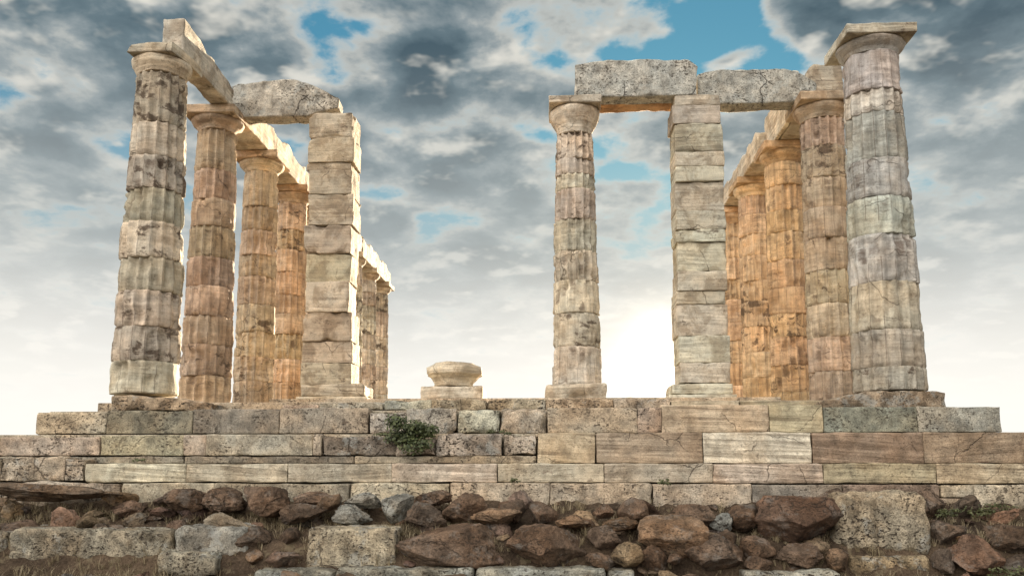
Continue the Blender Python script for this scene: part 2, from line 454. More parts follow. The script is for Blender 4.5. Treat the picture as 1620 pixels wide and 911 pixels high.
# ------------------------------------------------------------------ the stepped platform
plat = thing('stepped_platform', 'wide stepped stone platform of long weathered blocks that carries the ruined temple', 'platform', (0, 0, -1.6))
PL = Vector((0, 0, -1.6))
GREY = (0.55, 0.49, 0.39); PALE = (0.60, 0.57, 0.48); BROWN = (0.43, 0.34, 0.265); TAN = (0.59, 0.50, 0.385); WHITE = (0.72, 0.66, 0.545)
srng = random.Random(5)
def zrow(py, Y, px=810): return at(px, py, Y).z
def step_part(name, lo, hi, mat, color):
    return block(name, Vector(lo)-PL, Vector(hi)-PL, 400+len(bpy.data.objects), mat, plat, color, step=1.2, chip=0, rough=0)
def step_row(part, Y, depth, spec, gap=0.004):
    """spec: (px0, py_top, px1, py_bottom, material, colour, chip, label)"""
    for i, (p0, t0, p1, b1, mat, colr, chip, lab) in enumerate(spec):
        x0 = at(p0, (t0+b1)/2, Y).x; x1 = at(p1, (t0+b1)/2, Y).x
        z1 = zrow(t0, Y); z0 = zrow(b1, Y)
        ins = srng.uniform(-0.008, 0.012)
        o = block('stone_block', Vector((x0+gap, Y+ins, z0+0.003))-PL, Vector((x1-gap, Y+depth, z1-0.003))-PL,
                  100+i*7+int(Y*50), mat, part, jit(colr, 0.10, srng), step=0.09, edge=0.010, chip=max(chip, 0.03)*1.4, rough=0.014 if mat is not M_PALE else 0.035)
        if lab: o['label'] = lab
YF, Y3, Y2, Y1, Y0 = -1.62, -1.50, -1.14, -0.78, -0.38
zF0, z3b, z2b, z1b, z1t, zst = -2.3, zrow(763, Y3), zrow(733, Y2), zrow(685, Y1), zrow(645, Y1), -0.05
back = 20.9
f_part = step_part('foundation', (-9.3, YF+0.35, zF0), (9.3, back+1.5, z3b-0.012), M_POROS, GREY)
s3 = step_part('step', (-8.9, Y3+0.30, z3b), (8.9, back+1.2, zrow(733, Y3)-0.012), M_POROS, GREY)
s2 = step_part('step', (-8.3, Y2+0.30, z2b), (8.3, back+0.9, z1b-0.012), M_POROS, GREY)
s1 = step_part('step', (at(60, 660, Y1).x, Y1+0.3, z1b), (at(1580, 660, Y1).x, back+0.6, z1t-0.012), M_POROS, GREY)
fl = step_part('temple_floor', (at(60, 660, Y1).x+0.5, Y0+0.45, z1t), (at(1580, 660, Y1).x-0.5, back+0.3, -0.10), M_POROS, TAN)
step_part('porch_step', (-4.6, 1.62, -0.095), (4.9, 3.7, at(810, 631, 1.85).z), M_POROS, TAN)
s1b = 685; P_, S_, L_ = M_POROS, M_STEP, M_PALE
step_row(s1, Y1, 0.5, [
    (56, 650, 168, s1b, P_, GREY, 0.03, None), (168, 647, 304, s1b, P_, (0.40, 0.37, 0.30), 0.03, None), (304, 645, 442, s1b, P_, (0.38, 0.35, 0.29), 0.04, None),
    (442, 644, 583, s1b, P_, GREY, 0.02, None),
    (585, 652, 642, s1b, L_, PALE, 0.16, 'broken pale block under the caper bush'), (642, 646, 722, s1b, L_, PALE, 0.16, None), (724, 648, 790, s1b, L_, PALE, 0.15, None), (792, 647, 864, s1b, L_, GREY, 0.14, None),
    (866, 645, 1009, s1b, P_, GREY, 0.015, None), (1009, 645, 1047, s1b, P_, TAN, 0.015, None), (1047, 641, 1217, s1b, S_, TAN, 0.02, None), (1217, 641, 1303, s1b, S_, TAN, 0.03, None),
    (1303, 645, 1452, s1b, P_, (0.36, 0.36, 0.31), 0.02, None), (1452, 645, 1585, s1b, P_, (0.40, 0.40, 0.34), 0.03, None)])
step_row(s2, Y2, 0.5, [
    (-110, 690, 0, 720, P_, GREY, 0.02, None), (0, 690, 158, 720, P_, GREY, 0.02, None), (158, 687, 290, 720, P_, GREY, 0.02, None), (290, 687, 326, 720, P_, GREY, 0.02, None),
    (326, 686, 495, 720, P_, PALE, 0.02, 'bright greenish white block'), (495, 686, 508, 720, P_, GREY, 0.02, None), (509, 690, 627, 720, L_, (0.36, 0.31, 0.25), 0.12, None), (627, 693, 690, 720, L_, GREY, 0.15, None),
    (691, 687, 793, 720, L_, PALE, 0.10, None), (794, 687, 849, 720, L_, GREY, 0.12, None),
    (-110, 721, 20, 733, P_, GREY, 0.02, None), (20, 721, 290, 733, P_, (0.34, 0.31, 0.25), 0.02, None), (291, 721, 560, 733, P_, (0.34, 0.31, 0.25), 0.02, None), (561, 721, 849, 733, P_, (0.38, 0.34, 0.27), 0.02, None),
    (850, 684, 942, 733, S_, TAN, 0.04, None), (942, 684, 1112, 733, S_, (0.50, 0.42, 0.33), 0.02, None), (1112, 684, 1284, 733, S_, WHITE, 0.03, None),
    (1285, 685, 1461, 733, S_, BROWN, 0.02, 'dark brown streaked block'), (1461, 685, 1640, 733, S_, BROWN, 0.03, None), (1640, 686, 1760, 733, S_, BROWN, 0.03, None)])
step_row(s3, Y3, 0.5, [
    (-130, 722, 0, 761, L_, GREY, 0.05, None), (0, 722, 102, 761, L_, GREY, 0.05, None), (102, 724, 133, 761, L_, GREY, 0.05, None),
    (134, 733, 294, 763, S_, WHITE, 0.01, None), (294, 733, 455, 763, S_, WHITE, 0.01, None), (455, 733, 620, 763, S_, WHITE, 0.01, None), (620, 733, 787, 763, S_, WHITE, 0.01, None),
    (787, 733, 956, 763, S_, WHITE, 0.01, None), (956, 733, 1128, 763, S_, WHITE, 0.02, None), (1128, 733, 1303, 764, S_, WHITE, 0.01, None),
    (1303, 733, 1482, 764, S_, (0.54, 0.46, 0.34), 0.01, 'block with slanting brown stripes'), (1482, 733, 1650, 764, S_, TAN, 0.02, None), (1650, 733, 1760, 764, S_, TAN, 0.02, None)])
step_row(f_part, YF, 0.5, [
    (-140, 764, 0, 830, P_, GREY, 0.06, None), (0, 764, 189, 830, L_, GREY, 0.08, None), (190, 764, 338, 830, P_, GREY, 0.05, None), (338, 765, 552, 830, P_, (0.36, 0.33, 0.27), 0.06, None), (553, 764, 711, 830, P_, GREY, 0.05, None), (712, 764, 870, 830, P_, GREY, 0.05, None),
    (870, 764, 1032, 830, P_, GREY, 0.05, None), (1033, 765, 1190, 830, P_, GREY, 0.06, None), (1191, 766, 1335, 830, P_, (0.36, 0.33, 0.27), 0.06, None), (1336, 766, 1488, 830, P_, (0.30, 0.25, 0.20), 0.05, None),
    (1489, 766, 1540, 786, P_, GREY, 0.03, None), (1489, 786, 1540, 830, P_, GREY, 0.03, None), (1541, 766, 1640, 830, P_, PALE, 0.04, None), (1640, 766, 1770, 830, P_, GREY, 0.04, None)])
step_row(fl, Y0, 0.6, [
    (445, 639, 505, 648, L_, TAN, 0.05, None), (505, 635, 606, 648, L_, PALE, 0.06, None), (607, 633, 682, 648, L_, PALE, 0.06, None), (683, 632, 770, 648, L_, TAN, 0.05, None), (771, 632, 862, 648, L_, TAN, 0.05, None),
    (863, 632, 970, 648, L_, TAN, 0.04, None), (971, 632, 1060, 648, L_, TAN, 0.04, None), (1061, 634, 1170, 648, S_, TAN, 0.04, None), (1171, 635, 1300, 648, S_, TAN, 0.05, None)])

# ------------------------------------------------------------------ columns
def drum(parent, z0, z1, rf, seed, color, seg, mat=M_MARBLE, flute=1.0, loose=1.0):
    rng = random.Random(seed)
    so_ = Vector((rng.uniform(0, 80), rng.uniform(0, 80), rng.uniform(0, 80)))
    h = z1-z0
    n = max(6, int(h/0.05))
    ts = [0, 0.012/h, 0.035/h, 0.07/h] + [k/n for k in range(2, n-1)] + [1-0.07/h, 1-0.035/h, 1-0.012/h, 1]
    ts = sorted(set(round(t, 4) for t in ts if 0 <= t <= 1))
    ox, oy = rng.uniform(-0.014, 0.014)*loose, rng.uniform(-0.014, 0.014)*loose
    sc = 1+rng.uniform(-0.018, 0.018)*loose
    fs = rng.choice([0.35, 0.7, 0.9, 1.0, 1.0])*flute
    bulge = rng.uniform(0.0, 0.012)*loose**2
    V = []
    for t in ts:
        z = z0+h*t
        r0 = rf(z)*sc*(1+bulge*(1-(2*t-1)**2))
        ed = math.exp(-(min(t, 1-t)*h/0.015)**2)
        for k in range(seg):
            a = 2*math.pi*k/seg
            ca, sa = math.cos(a), math.sin(a)
            q = Vector((ca*r0, sa*r0, z))+so_
            wear = fbm(q, 1.9, 3)
            f = min(1.0, max(0.0, fs + 0.9*wear))
            u = (a*16/(2*math.pi)) % 1.0
            r = r0 + 0.014 - 0.070*f*math.sin(math.pi*u)**0.9
            lay = noise.noise(Vector((q.x*1.2, q.y*1.2, q.z*16)))
            r += 0.018*fbm(q, 2.6, 3) + 0.009*lay + 0.010*fbm(q, 8.0, 3)
            dent = fbm(q, 3.4, 3)
            r -= ed*(0.006+0.009*loose) + math.exp(-(min(t, 1-t)*h/0.035)**2)*0.07*max(0, dent-0.10)
            if wear > 0.42: r -= 0.05*min(1, (wear-0.42)*6)
            V.append(Vector((ox+ca*r, oy+sa*r, z)))
    Fc = []
    m = len(ts)
    for j in range(m-1):
        for k in range(seg):
            k2 = (k+1) % seg
            Fc.append((j*seg+k, j*seg+k2, (j+1)*seg+k2, (j+1)*seg+k))
    V.append(Vector((ox, oy, z0))); V.append(Vector((ox, oy, z1)))
    for k in range(seg):
        k2 = (k+1) % seg
        Fc.append((len(V)-2, k2, k)); Fc.append((len(V)-1, (m-1)*seg+k, (m-1)*seg+k2))
    o = mesh_obj('drum', V, Fc, mat, parent, color)
    uvl = o.data.uv_layers.new(name='flute').data
    li = 0
    for j in range(m-1):
        for k in range(seg):
            u0, u1 = k*16/seg, (k+1)*16/seg
            za, zb = z0+h*ts[j], z0+h*ts[j+1]
            uvl[li].uv = (u0, za); uvl[li+1].uv = (u1, za); uvl[li+2].uv = (u1, zb); uvl[li+3].uv = (u0, zb)
            li += 4
    return o

def echinus(parent, z0, z1, r0, r1, seed, color, seg, worn=1.0):
    rng = random.Random(seed); so_ = Vector((rng.uniform(0, 80),)*3)
    prof = [(0, 0.985), (0.03, 1.0), (0.10, 1.0), (0.14, 1.03), (0.18, 1.03), (0.22, 1.06), (0.26, 1.06)]
    pts = [(z0+(z1-z0)*t, r0*k) for t, k in prof]
    for i in range(1, 13):
        t = i/12
        pts.append((z0+(z1-z0)*(0.26+0.62*t), r0*1.06+(r1-r0*1.06)*math.sin(t*math.pi/2*0.98)**1.05))
    pts += [(z0+(z1-z0)*0.95, r1*0.998), (z1, r1*0.97)]
    V = []
    for z, rr in pts:
        for k in range(seg):
            a = 2*math.pi*k/seg
            q = Vector((math.cos(a)*rr, math.sin(a)*rr, z))
            w = q+so_
            r = rr + worn*(0.016*fbm(w, 2.8, 3) + 0.007*fbm(w, 9, 3) - 0.06*max(0, fbm(w, 2.2, 2)-0.22))
            V.append(Vector((math.cos(a)*r, math.sin(a)*r, z)))
    m = len(pts); Fc = []
    for j in range(m-1):
        for k in range(seg):
            k2 = (k+1) % seg
            Fc.append((j*seg+k, j*seg+k2, (j+1)*seg+k2, (j+1)*seg+k))
    V.append(Vector((0, 0, pts[0][0]))); V.append(Vector((0, 0, pts[-1][0])))
    for k in range(seg):
        k2 = (k+1) % seg
        Fc.append((len(V)-2, k2, k)); Fc.append((len(V)-1, (m-1)*seg+k, (m-1)*seg+k2))
    return mesh_obj('echinus', V, Fc, M_CAP, parent, color)

def column(label, X, Y, r0, r1, color, seed, joints=None, z0=-0.12, ztop=6.1, neck=5.70, aw=0.56, seg=128, flute=1.0,
           abacus_warp=None, group='columns of the ruined temple', name='stone_column', drum_color=None, chip=0.05, abt=0.17, loose=0.35):
    t = thing(name, label, 'column', (X, Y, z0), group)
    rng = random.Random(seed)
    if joints:
        zs = [at(810, py, Y-0.45).z for py in joints]
        zs = [z0] + [z for z in zs if z0+0.2 < z < neck-0.2] + [neck]
        zs = sorted(zs)
    else:
        zs = [z0]
        while zs[-1] < neck-0.75: zs.append(zs[-1]+rng.uniform(0.46, 0.66))
        zs.append(neck)
    H = neck-z0
    def rf(z):
        u = min(1, max(0, z/H))
        return lerp(r0, r1, u) + 0.010*math.sin(math.pi*u)
    for i, (a, b) in enumerate(zip(zs, zs[1:])):
        c = drum_color(i, len(zs)-1) if drum_color else color
        drum(t, a-z0, b-z0, rf, seed*31+i, jit(c, 0.10, rng), seg, flute=flute, loose=loose)
    cap = echinus(t, neck-z0, ztop-abt-z0, r1*0.985, aw*0.965, seed+7, jit(color, 0.06, rng), seg)
    cap.name = 'capital'
    block('abacus', (-aw, -aw, ztop-abt-z0), (aw, aw, ztop-z0), seed+3, M_CAP, cap, jit(color, 0.08, rng), step=0.07, edge=0.012, chip=chip, rough=0.010, warp=abacus_warp)
    return t

WARM = (0.66, 0.54, 0.40); OCHRE = (0.68, 0.52, 0.355); BEIGE = (0.66, 0.61, 0.51); COOL = (0.58, 0.58, 0.54); SAND = (0.70, 0.63, 0.52)  # OCHRE: warm bounce light inside the colonnade, put into the stone colour
def c1_abacus(p):
    # both front corners of this abacus are broken away
    up = (p.z-5.91)/0.17
    x = max(p.x, -0.34+0.08*max(0, min(1, up))+0.10*p.y+0.03*fbm(p, 5, 3))
    x = min(x, 0.50-0.10*max(0, -p.y/0.5))
    return Vector((x, p.y, p.z-0.05*max(0, (-p.x-0.2)/0.3)*up))
LX, RX = -6.2, 6.2
column('grey beige column with a broken capital corner, nearest and leftmost, under the cracked beam', LX, 0, 0.535, 0.412, BEIGE, 11,
       [177, 232, 285, 340, 398, 452, 510, 566], z0=0.02, neck=5.66, aw=0.52, abacus_warp=c1_abacus, chip=0.10, loose=0.9)
column('brown stained column second from the left, at the left end of the tilted grey lintel', LX, 2.5, 0.49, 0.375, (0.60, 0.48, 0.365), 12,
       [255, 303, 348, 398, 445, 493, 540, 590], neck=5.68, aw=0.54)
column('warm tan column third in the left row, dark crust near its foot', LX+0.08, 4.95, 0.435, 0.375, WARM, 13, [316, 355, 395, 430, 475, 520, 560, 600], neck=5.68, aw=0.53)
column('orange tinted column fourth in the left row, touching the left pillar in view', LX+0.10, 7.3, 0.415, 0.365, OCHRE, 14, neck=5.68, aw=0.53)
YL = [9.65, 11.9, 14.15, 16.45, 18.75]
for k, y in enumerate(YL):
    lab = ['pale column of the left row standing hidden behind the left square pillar']*2 + [
        'far column of the left row, half hidden by the right edge of the left pillar',
        'far column second from the rear end of the left row', 'farthest column at the rear end of the left row, right of the left pillar']
    column(lab[k], LX, y, 0.47, 0.385, SAND, 15+k, neck=5.68, aw=0.54, seg=64)
column('bluish grey column standing tallest at far right with a bare square abacus', RX+0.01, 0, 0.55, 0.428, COOL, 31,
       [150, 185, 258, 318, 376, 450, 525, 583], z0=0.02, neck=5.72, aw=0.575, chip=0.03, loose=0.25,
       drum_color=lambda i, n: (0.62, 0.58, 0.49) if i < 3 else COOL)
column('dark crusted column second from the right, partly behind the tallest grey column', RX-0.035, 2.5, 0.455, 0.405, (0.58, 0.48, 0.37), 32,
       [234, 284, 332, 380, 430, 482, 535, 588], neck=5.66, aw=0.56)
column('orange brown column third from the right in the right row', RX-0.13, 4.95, 0.455, 0.405, OCHRE, 33, neck=5.66, aw=0.55)  # this and the next two carry orange bounce light in their stone colour
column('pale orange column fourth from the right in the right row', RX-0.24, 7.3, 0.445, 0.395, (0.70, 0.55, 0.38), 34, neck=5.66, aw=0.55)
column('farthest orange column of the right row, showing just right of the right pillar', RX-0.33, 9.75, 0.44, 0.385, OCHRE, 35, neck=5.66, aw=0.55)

# the slender porch column and the stub of its partner
PY = 2.42
pz = at(912, 608, PY-0.45).z; px_ = at(911, 400, PY).x
column('slender fluted column standing alone in the middle under the left end of a grey lintel', px_, PY, 0.465, 0.358, (0.70, 0.65, 0.54), 41,
       [247, 272, 296, 344, 395, 442, 494, 547], z0=pz, neck=at(908, 205, PY-0.37).z-0.02, aw=0.52, abt=0.15, chip=0.04)
def plinth(label, p0, t0, p1, b1, Yf, depth, seed, colr, chip=0.10, mat=M_PIER, name='column_plinth', warp=None):
    a = at(p0, b1, Yf); b = at(p1, t0, Yf)
    o = block(name, (a.x, Yf, a.z), (b.x, Yf+depth, b.z), seed, mat, None, colr, step=0.07, edge=0.03, chip=chip, rough=0.03,
              loc=((a.x+b.x)/2, Yf+depth/2, a.z), warp=warp)
    return tag(o, label, 'plinth')
hol = at(917, 627, PY-0.58)
def hollow(p):
    k = math.exp(-(((p.x-hol.x)/0.20)**2 + ((p.z-hol.z)/0.075)**2)**2)
    return Vector((p.x, p.y+0.22*k, p.z)) if p.y < PY else p
plinth('worn marble plinth with a dark hollow under the slender middle column', 863, 607, 959, 634, PY-0.58, 1.15, 51, SAND, warp=hollow)
def stub():
    Yf = PY-0.55
    a = at(665, 631, Yf); b = at(763, 610, Yf)
    cx = (a.x+b.x)/2
    t = thing('column_stub', 'low broken column base that flares to a flat top, alone in the middle gap', 'column base', (cx, Yf+0.55, a.z))
    L = Vector((cx, Yf+0.55, a.z))
    block('plinth', Vector((a.x, Yf, a.z))-L, Vector((b.x, Yf+1.1, b.z))-L, 53, M_PIER, t, SAND, step=0.07, edge=0.03, chip=0.10, rough=0.02)
    z0, z1 = at(715, 609, Yf+0.2).z-L.z, at(715, 571, Yf+0.2).z-L.z
    seg = 72; prof = [(0.0, 0.37), (0.06, 0.37), (0.10, 0.365), (0.30, 0.43), (0.44, 0.50), (0.48, 0.535), (0.50, 0.545), (0.64, 0.545), (0.76, 0.535), (0.79, 0.52), (0.82, 0.48), (0.92, 0.40), (0.98, 0.36), (1.0, 0.15)]
    V = []
    for tt, rr in prof:
        for k in range(seg):
            an = 2*math.pi*k/seg
            fac = math.cos(math.pi/8)/math.cos(((an+0.3) % (math.pi/4))-math.pi/8)*1.05     # hewn, eight sided outline
            fac = 1+(fac-1)*(0.5 if tt < 0.3 else 1)
            q = Vector((math.cos(an)*rr, math.sin(an)*rr, tt))
            r = rr*fac + 0.05*fbm(q+Vector((7, 3, 1)), 2.5, 4)
            V.append(Vector((math.cos(an)*r, math.sin(an)*r, z0+(z1-z0)*tt + 0.02*fbm(q, 2.0, 2)*tt)))
    m = len(prof); Fc = []
    for j in range(m-1):
        for k in range(seg):
            k2 = (k+1) % seg
            Fc.append((j*seg+k, j*seg+k2, (j+1)*seg+k2, (j+1)*seg+k))
    Fc.append(tuple((m-1)*seg+k for k in range(seg))); Fc.append(tuple(seg-1-k for k in range(seg)))
    mesh_obj('flared_drum', V, Fc, M_PIER, t, (0.72, 0.66, 0.54))
stub()
# rough base stones under the two corner columns
def c1_base(p):
    k = max(0.0, min(1.0, (p.x+5.55)/1.15))
    return Vector((p.x, p.y, -0.30+(p.z+0.30)*(1-0.72*k)))
plinth('rough crumbling base stone sloping to the right under the leftmost column', 176, 626, 337, 650, -0.62, 1.2, 54, (0.46, 0.37, 0.27), 0.16, M_PALE, 'column_base_stone', c1_base)
def r1_base(p):
    k = max(0.0, min(1.0, (p.x-6.72)/0.45)); j = max(0.0, min(1.0, (5.6-p.x)/0.6))
    return Vector((p.x, p.y, -0.30+(p.z+0.30)*(1-0.38*k-0.5*j)))
plinth('broad worn base slab with sloping ends under the tallest grey column', 1300, 617, 1498, 648, -0.66, 1.25, 55, (0.40, 0.33, 0.25), 0.14, M_PALE, 'column_base_stone', r1_base)

# ------------------------------------------------------------------ the two square pillars (antae)
def pillar(label, l_top, r_top, l_bot, r_bot, ytop, ybot, joints, Yf, depth, seed, color, base_spec, chips=(0.03, 0.05, 0.10, 0.16), jag=0.025):
    zt, zb = at(810, ytop, Yf).z, at(810, ybot, Yf).z
    cx = at((l_bot+r_bot)/2, ybot, Yf).x
    L = Vector((cx, Yf+depth/2, zb-0.25))
    t = thing('square_pillar', label, 'pillar', L)
    rng = random.Random(seed)
    ys = [ytop] + joints + [ybot]
    xl = lambda z: lerp(at(l_bot, ybot, Yf).x, at(l_top, ytop, Yf).x, (z-zb)/(zt-zb))
    xr = lambda z: lerp(at(r_bot, ybot, Yf).x, at(r_top, ytop, Yf).x, (z-zb)/(zt-zb))
    for i, (ya, yb) in enumerate(zip(ys, ys[1:])):
        z1, z0 = at(810, ya, Yf).z, at(810, yb, Yf).z
        zm = (z0+z1)/2
        dx0, dx1, dy0, dy1 = [rng.uniform(-jag*1.2, jag) for _ in range(4)]
        block('stone_block', Vector((xl(zm)+dx0, Yf+dy0, z0+0.003))-L, Vector((xr(zm)+dx1, Yf+depth+dy1, z1-0.003))-L, seed*13+i, M_PIER, t,
              jit(color, 0.10, rng), step=0.06, edge=0.007, chip=rng.choice(chips), rough=0.016)
    p0, p1, t0, b1 = base_spec
    a, b = at(p0, b1, Yf-0.08), at(p1, t0, Yf-0.08)
    zc = lerp(a.z, b.z, 0.42)
    block('base', Vector((a.x, Yf-0.10, a.z))-L, Vector((b.x, Yf+depth+0.12, zc-0.002))-L, seed+90, M_PIER, t, jit(color, 0.05, rng), step=0.07, edge=0.02, chip=0.09, rough=0.02)
    block('base', Vector((a.x+0.07, Yf-0.06, zc+0.002))-L, Vector((b.x-0.07, Yf+depth+0.08, b.z-0.003))-L, seed+91, M_PIER, t, jit(color, 0.05, rng), step=0.06, edge=0.035, chip=0.08, rough=0.02)
    return t, L
PA = PY-0.46
tl, Ll = pillar('left square pillar of stacked banded blocks with its right side lit by the sun', 490, 557, 478, 553, 172, 608, [212, 252, 264, 303, 352, 397, 443, 491, 537, 572], PA, 0.72, 61,
       (0.66, 0.585, 0.465), (468, 581, 607, 641), (0.06, 0.12, 0.20, 0.28), 0.04)
a = at(558, 330, PA+0.5)
block('stone_block', Vector((a.x-0.12, PA+0.45, at(558, 330, PA).z))-Ll, Vector((a.x+0.06, PA+0.80, at(558, 296, PA).z))-Ll, 77, M_PIER, tl, SAND, step=0.06, chip=0.08, rough=0.02)
tr, Lr = pillar('right square pillar of stacked grey banded blocks, at whose left edge the sun shows', 1066, 1141, 1075, 1155, 155, 607, [172, 201, 245, 268, 292, 338, 367, 387, 432, 463, 484, 533, 575], PA, 0.70, 62,
       (0.66, 0.63, 0.53), (1058, 1166, 606, 636))

# ------------------------------------------------------------------ lintels and beams
def beam(label, lo, hi, seed, color, mat=M_LINTEL, name='lintel_block', chip=0.08, rough=0.025, warp=None, step=0.08, edge=0.02, group='beams lying on the temple columns'):
    lo, hi = Vector(lo), Vector(hi)
    c = Vector(((lo.x+hi.x)/2, (lo.y+hi.y)/2, lo.z))
    o = block(name, lo, hi, seed, mat, None, color, step=step, edge=edge, chip=chip, rough=rough, warp=warp, loc=c)
    return tag(o, label, 'beam', group)
LG = (0.52, 0.52, 0.48)
# grey lintel over the middle column and the right pillar, in two layers
YA = 1.96
a, b = at(911, 154, YA), at(1102, 92, YA)
def lint1(p):
    u = (p.x-a.x)/(b.x-a.x); top = (p.z-a.z)/(b.z-a.z)
    k = curve([(0, 0.90), (0.08, 0.93), (0.25, 0.985), (0.8, 1.0), (0.93, 0.97), (1.0, 0.78)], u)
    return Vector((p.x, p.y, a.z+(p.z-a.z)*(1-(1-k)*top)))
beam('long grey lintel with a rough mottled face spanning from middle column to right pillar', (a.x, YA, a.z), (b.x, YA+0.40, b.z), 71, LG, chip=0.07, warp=lint1)
beam('rear half of the double lintel behind the grey mottled one, its underside tinted orange for bounce light', (a.x+0.25, YA+0.408, a.z+0.01), (b.x-0.1, YA+0.80, b.z-0.12), 72, (0.72, 0.46, 0.26), M_PIER, chip=0.04)  # orange bounce light under the lintel is painted in as block colour
YB = 2.32
a2, b2 = at(1104, 165, YB), at(1291, 107, YB)
def lint2(p):
    u = (p.x-a2.x)/(b2.x-a2.x); top = (p.z-a2.z)/(b2.z-a2.z)
    k = curve([(0, 0.88), (0.06, 0.95), (0.2, 1.0), (0.75, 1.0), (0.86, 0.88), (0.93, 0.70), (1.0, 0.55)], u)
    return Vector((p.x, p.y, a2.z+(p.z-a2.z)*(1-(1-k)*top)))
beam('grey lintel with a broken sloping right end between right pillar and right column row', (a2.x, YB, a2.z), (b2.x, YB+0.42, b2.z), 73, LG, warp=lint2)
YC = 2.46
a3, b3 = at(362, 186, YC), at(536, 124, YC)
def lint3(p):
    u = (p.x-a3.x)/(b3.x-a3.x); top = (p.z-a3.z)/(b3.z-a3.z)
    k = curve([(0, 0.86), (0.06, 0.93), (0.3, 0.96), (0.5, 1.0), (0.62, 0.985), (0.75, 0.86), (0.9, 0.62), (1.0, 0.40)], u)
    z = a3.z+(p.z-a3.z)*(1-(1-k)*top)
    if u > 0.72: z += 0.17*(u-0.72)/0.28*(1-top)
    return Vector((p.x, p.y, z))
beam('rough grey lintel with a rounded broken top between the left row and the left pillar', (a3.x, YC, a3.z), (b3.x, YC+0.42, b3.z), 74, (0.52, 0.495, 0.44), warp=lint3, chip=0.10)
# left row
zt = 6.102
a4 = at(256, 76, -0.15); b4 = at(291, 26, -0.15)
def b_c1(p):
    v = p.y; top = (p.z-zt)/0.66
    k = curve([(-0.2, 0.98), (0.25, 0.92), (0.55, 0.95), (0.85, 0.74), (1.2, 0.80), (1.7, 0.70), (2.1, 0.62), (2.5, 0.52)], v + 0.12*(p.x+5.9))
    return Vector((p.x, p.y, zt+(p.z-zt)*(1-(1-k)*max(0, min(1, top)))))
beam('cracked pale beam with a ragged top lying on the two nearest left columns', (a4.x, -0.15, zt), (a4.x+0.385, 2.25, zt+0.66), 81, (0.66, 0.63, 0.56), M_PIER, 'architrave_beam', warp=b_c1, chip=0.05, step=0.07)
def ragged(z0, h, seed, lo=0.75):
    def w(p):
        top = max(0, min(1, (p.z-z0)/h))
        k = 1 - (1-lo)*max(0, min(1, 0.5+1.1*fbm(Vector((p.x*0.6, p.y*1.7, seed)), 1.3, 4)))
        return Vector((p.x, p.y, z0+(p.z-z0)*(1-(1-k)*top)))
    return w
def row_beams(X, w0, w1, ys, labels, colors, h, seed, lo=0.78):
    for i, (ya, yb) in enumerate(zip(ys, ys[1:])):
        beam(labels[i], (X+w0, ya+0.006, zt), (X+w1, yb-0.006, zt+h), seed+i, colors[i], M_PIER, 'architrave_beam', chip=0.06, rough=0.02, warp=ragged(zt, h, seed+i, lo), step=0.09)
HB = 0.70
row_beams(LX, -0.38, 0.40, [2.96, 4.95, 7.35], ['sunlit jagged beam from the second to the third left column, behind the left lintel', 'sunlit beam from the third to the fourth column of the left row'], [SAND]*2, HB, 83)
row_beams(LX, -0.38, 0.40, [7.35, 9.65, 11.9, 14.15], ['beam on the left row hidden behind the left square pillar']*3, [SAND]*3, HB, 86)
row_beams(LX, -0.38, 0.40, [14.15, 16.45, 19.2], ['bright far beam of the left row just right of the left pillar', 'farthest beam at the rear end of the left row'], [SAND]*2, HB, 89)
# right row
def cham(p):
    k = max(0, min(1, (5.98-p.x)/0.22))
    return Vector((p.x, p.y, zt+(p.z-zt)*(1-0.45*k)))
beam('upright pale beam end on the second right column, beside the lintel with a broken end', (5.86, 2.35, zt), (6.58, 4.94, zt+0.74), 91, (0.47, 0.43, 0.36), M_PIER, 'architrave_beam', warp=cham)
beam('tall sunlit beam on the second and third right columns, seen under the broken ended lintel', (RX-0.46, 2.80, zt), (5.845, 5.20, zt+0.84), 92, SAND, M_PIER, 'architrave_beam', chip=0.05, warp=ragged(zt, 0.84, 5, 0.92))
row_beams(RX-0.25, -0.38, 0.38, [5.21, 7.3, 9.9], ['sunlit beam from the third to the fourth column of the right row', 'sunlit beam above the farthest right columns'], [SAND]*2, 0.58, 93)

# ------------------------------------------------------------------ rubble in front of the platform
RB = (0.200, 0.142, 0.103); RR = (0.20, 0.128, 0.090); RD = (0.150, 0.113, 0.086); RO = (0.27, 0.19, 0.128); RG = (0.34, 0.34, 0.31); RP = (0.38, 0.345, 0.27)
GB = 'boulders heaped in front of the steps'
def bl(label, r, Y, d, col, mat=None, boxy=0.35, rough=0.10, name='boulder', cat='boulder', cuts=7, rot=0.0, group=GB):
    o = rock(name, r[0], r[1], r[2], r[3], Y, d, int(r[0]*7+r[1]), mat or M_ROCK, col, boxy, rough*1.15, 5 if (r[2]-r[0]) > 60 else 4, cuts, rot=rot)
    return tag(o, label, cat, group)
BL = dict(name='cut_block', cat='stone block', group='old pale blocks among the rubble')
def slab(label, r, Y, depth, seed, color, chip=0.16, rough=0.035, warp=None, edge=0.05):
    a_, b_ = at(r[0], r[3], Y), at(r[2], r[1], Y)
    c = Vector(((a_.x+b_.x)/2, Y+depth/2, a_.z))
    o = block('cut_block', (a_.x, Y, a_.z), (b_.x, Y+depth, b_.z), seed, M_PALE, None, color, step=0.05, edge=edge, chip=chip, rough=rough, warp=warp, loc=c)
    return tag(o, label, 'stone block', 'old pale blocks among the rubble')
slab('long pitted pale block at the lower left with a blue grey top', (10, 838, 272, 908), -2.80, 0.75, 201, RP)
slab('dark edged block end at the lower left corner, left of the long pitted block', (-70, 842, 9, 900), -2.76, 0.7, 202, (0.30, 0.27, 0.21))
slab('rounded grey block at the right end of the long pitted block', (272, 834, 392, 898), -2.78, 0.7, 203, RG, chip=0.24, edge=0.10)
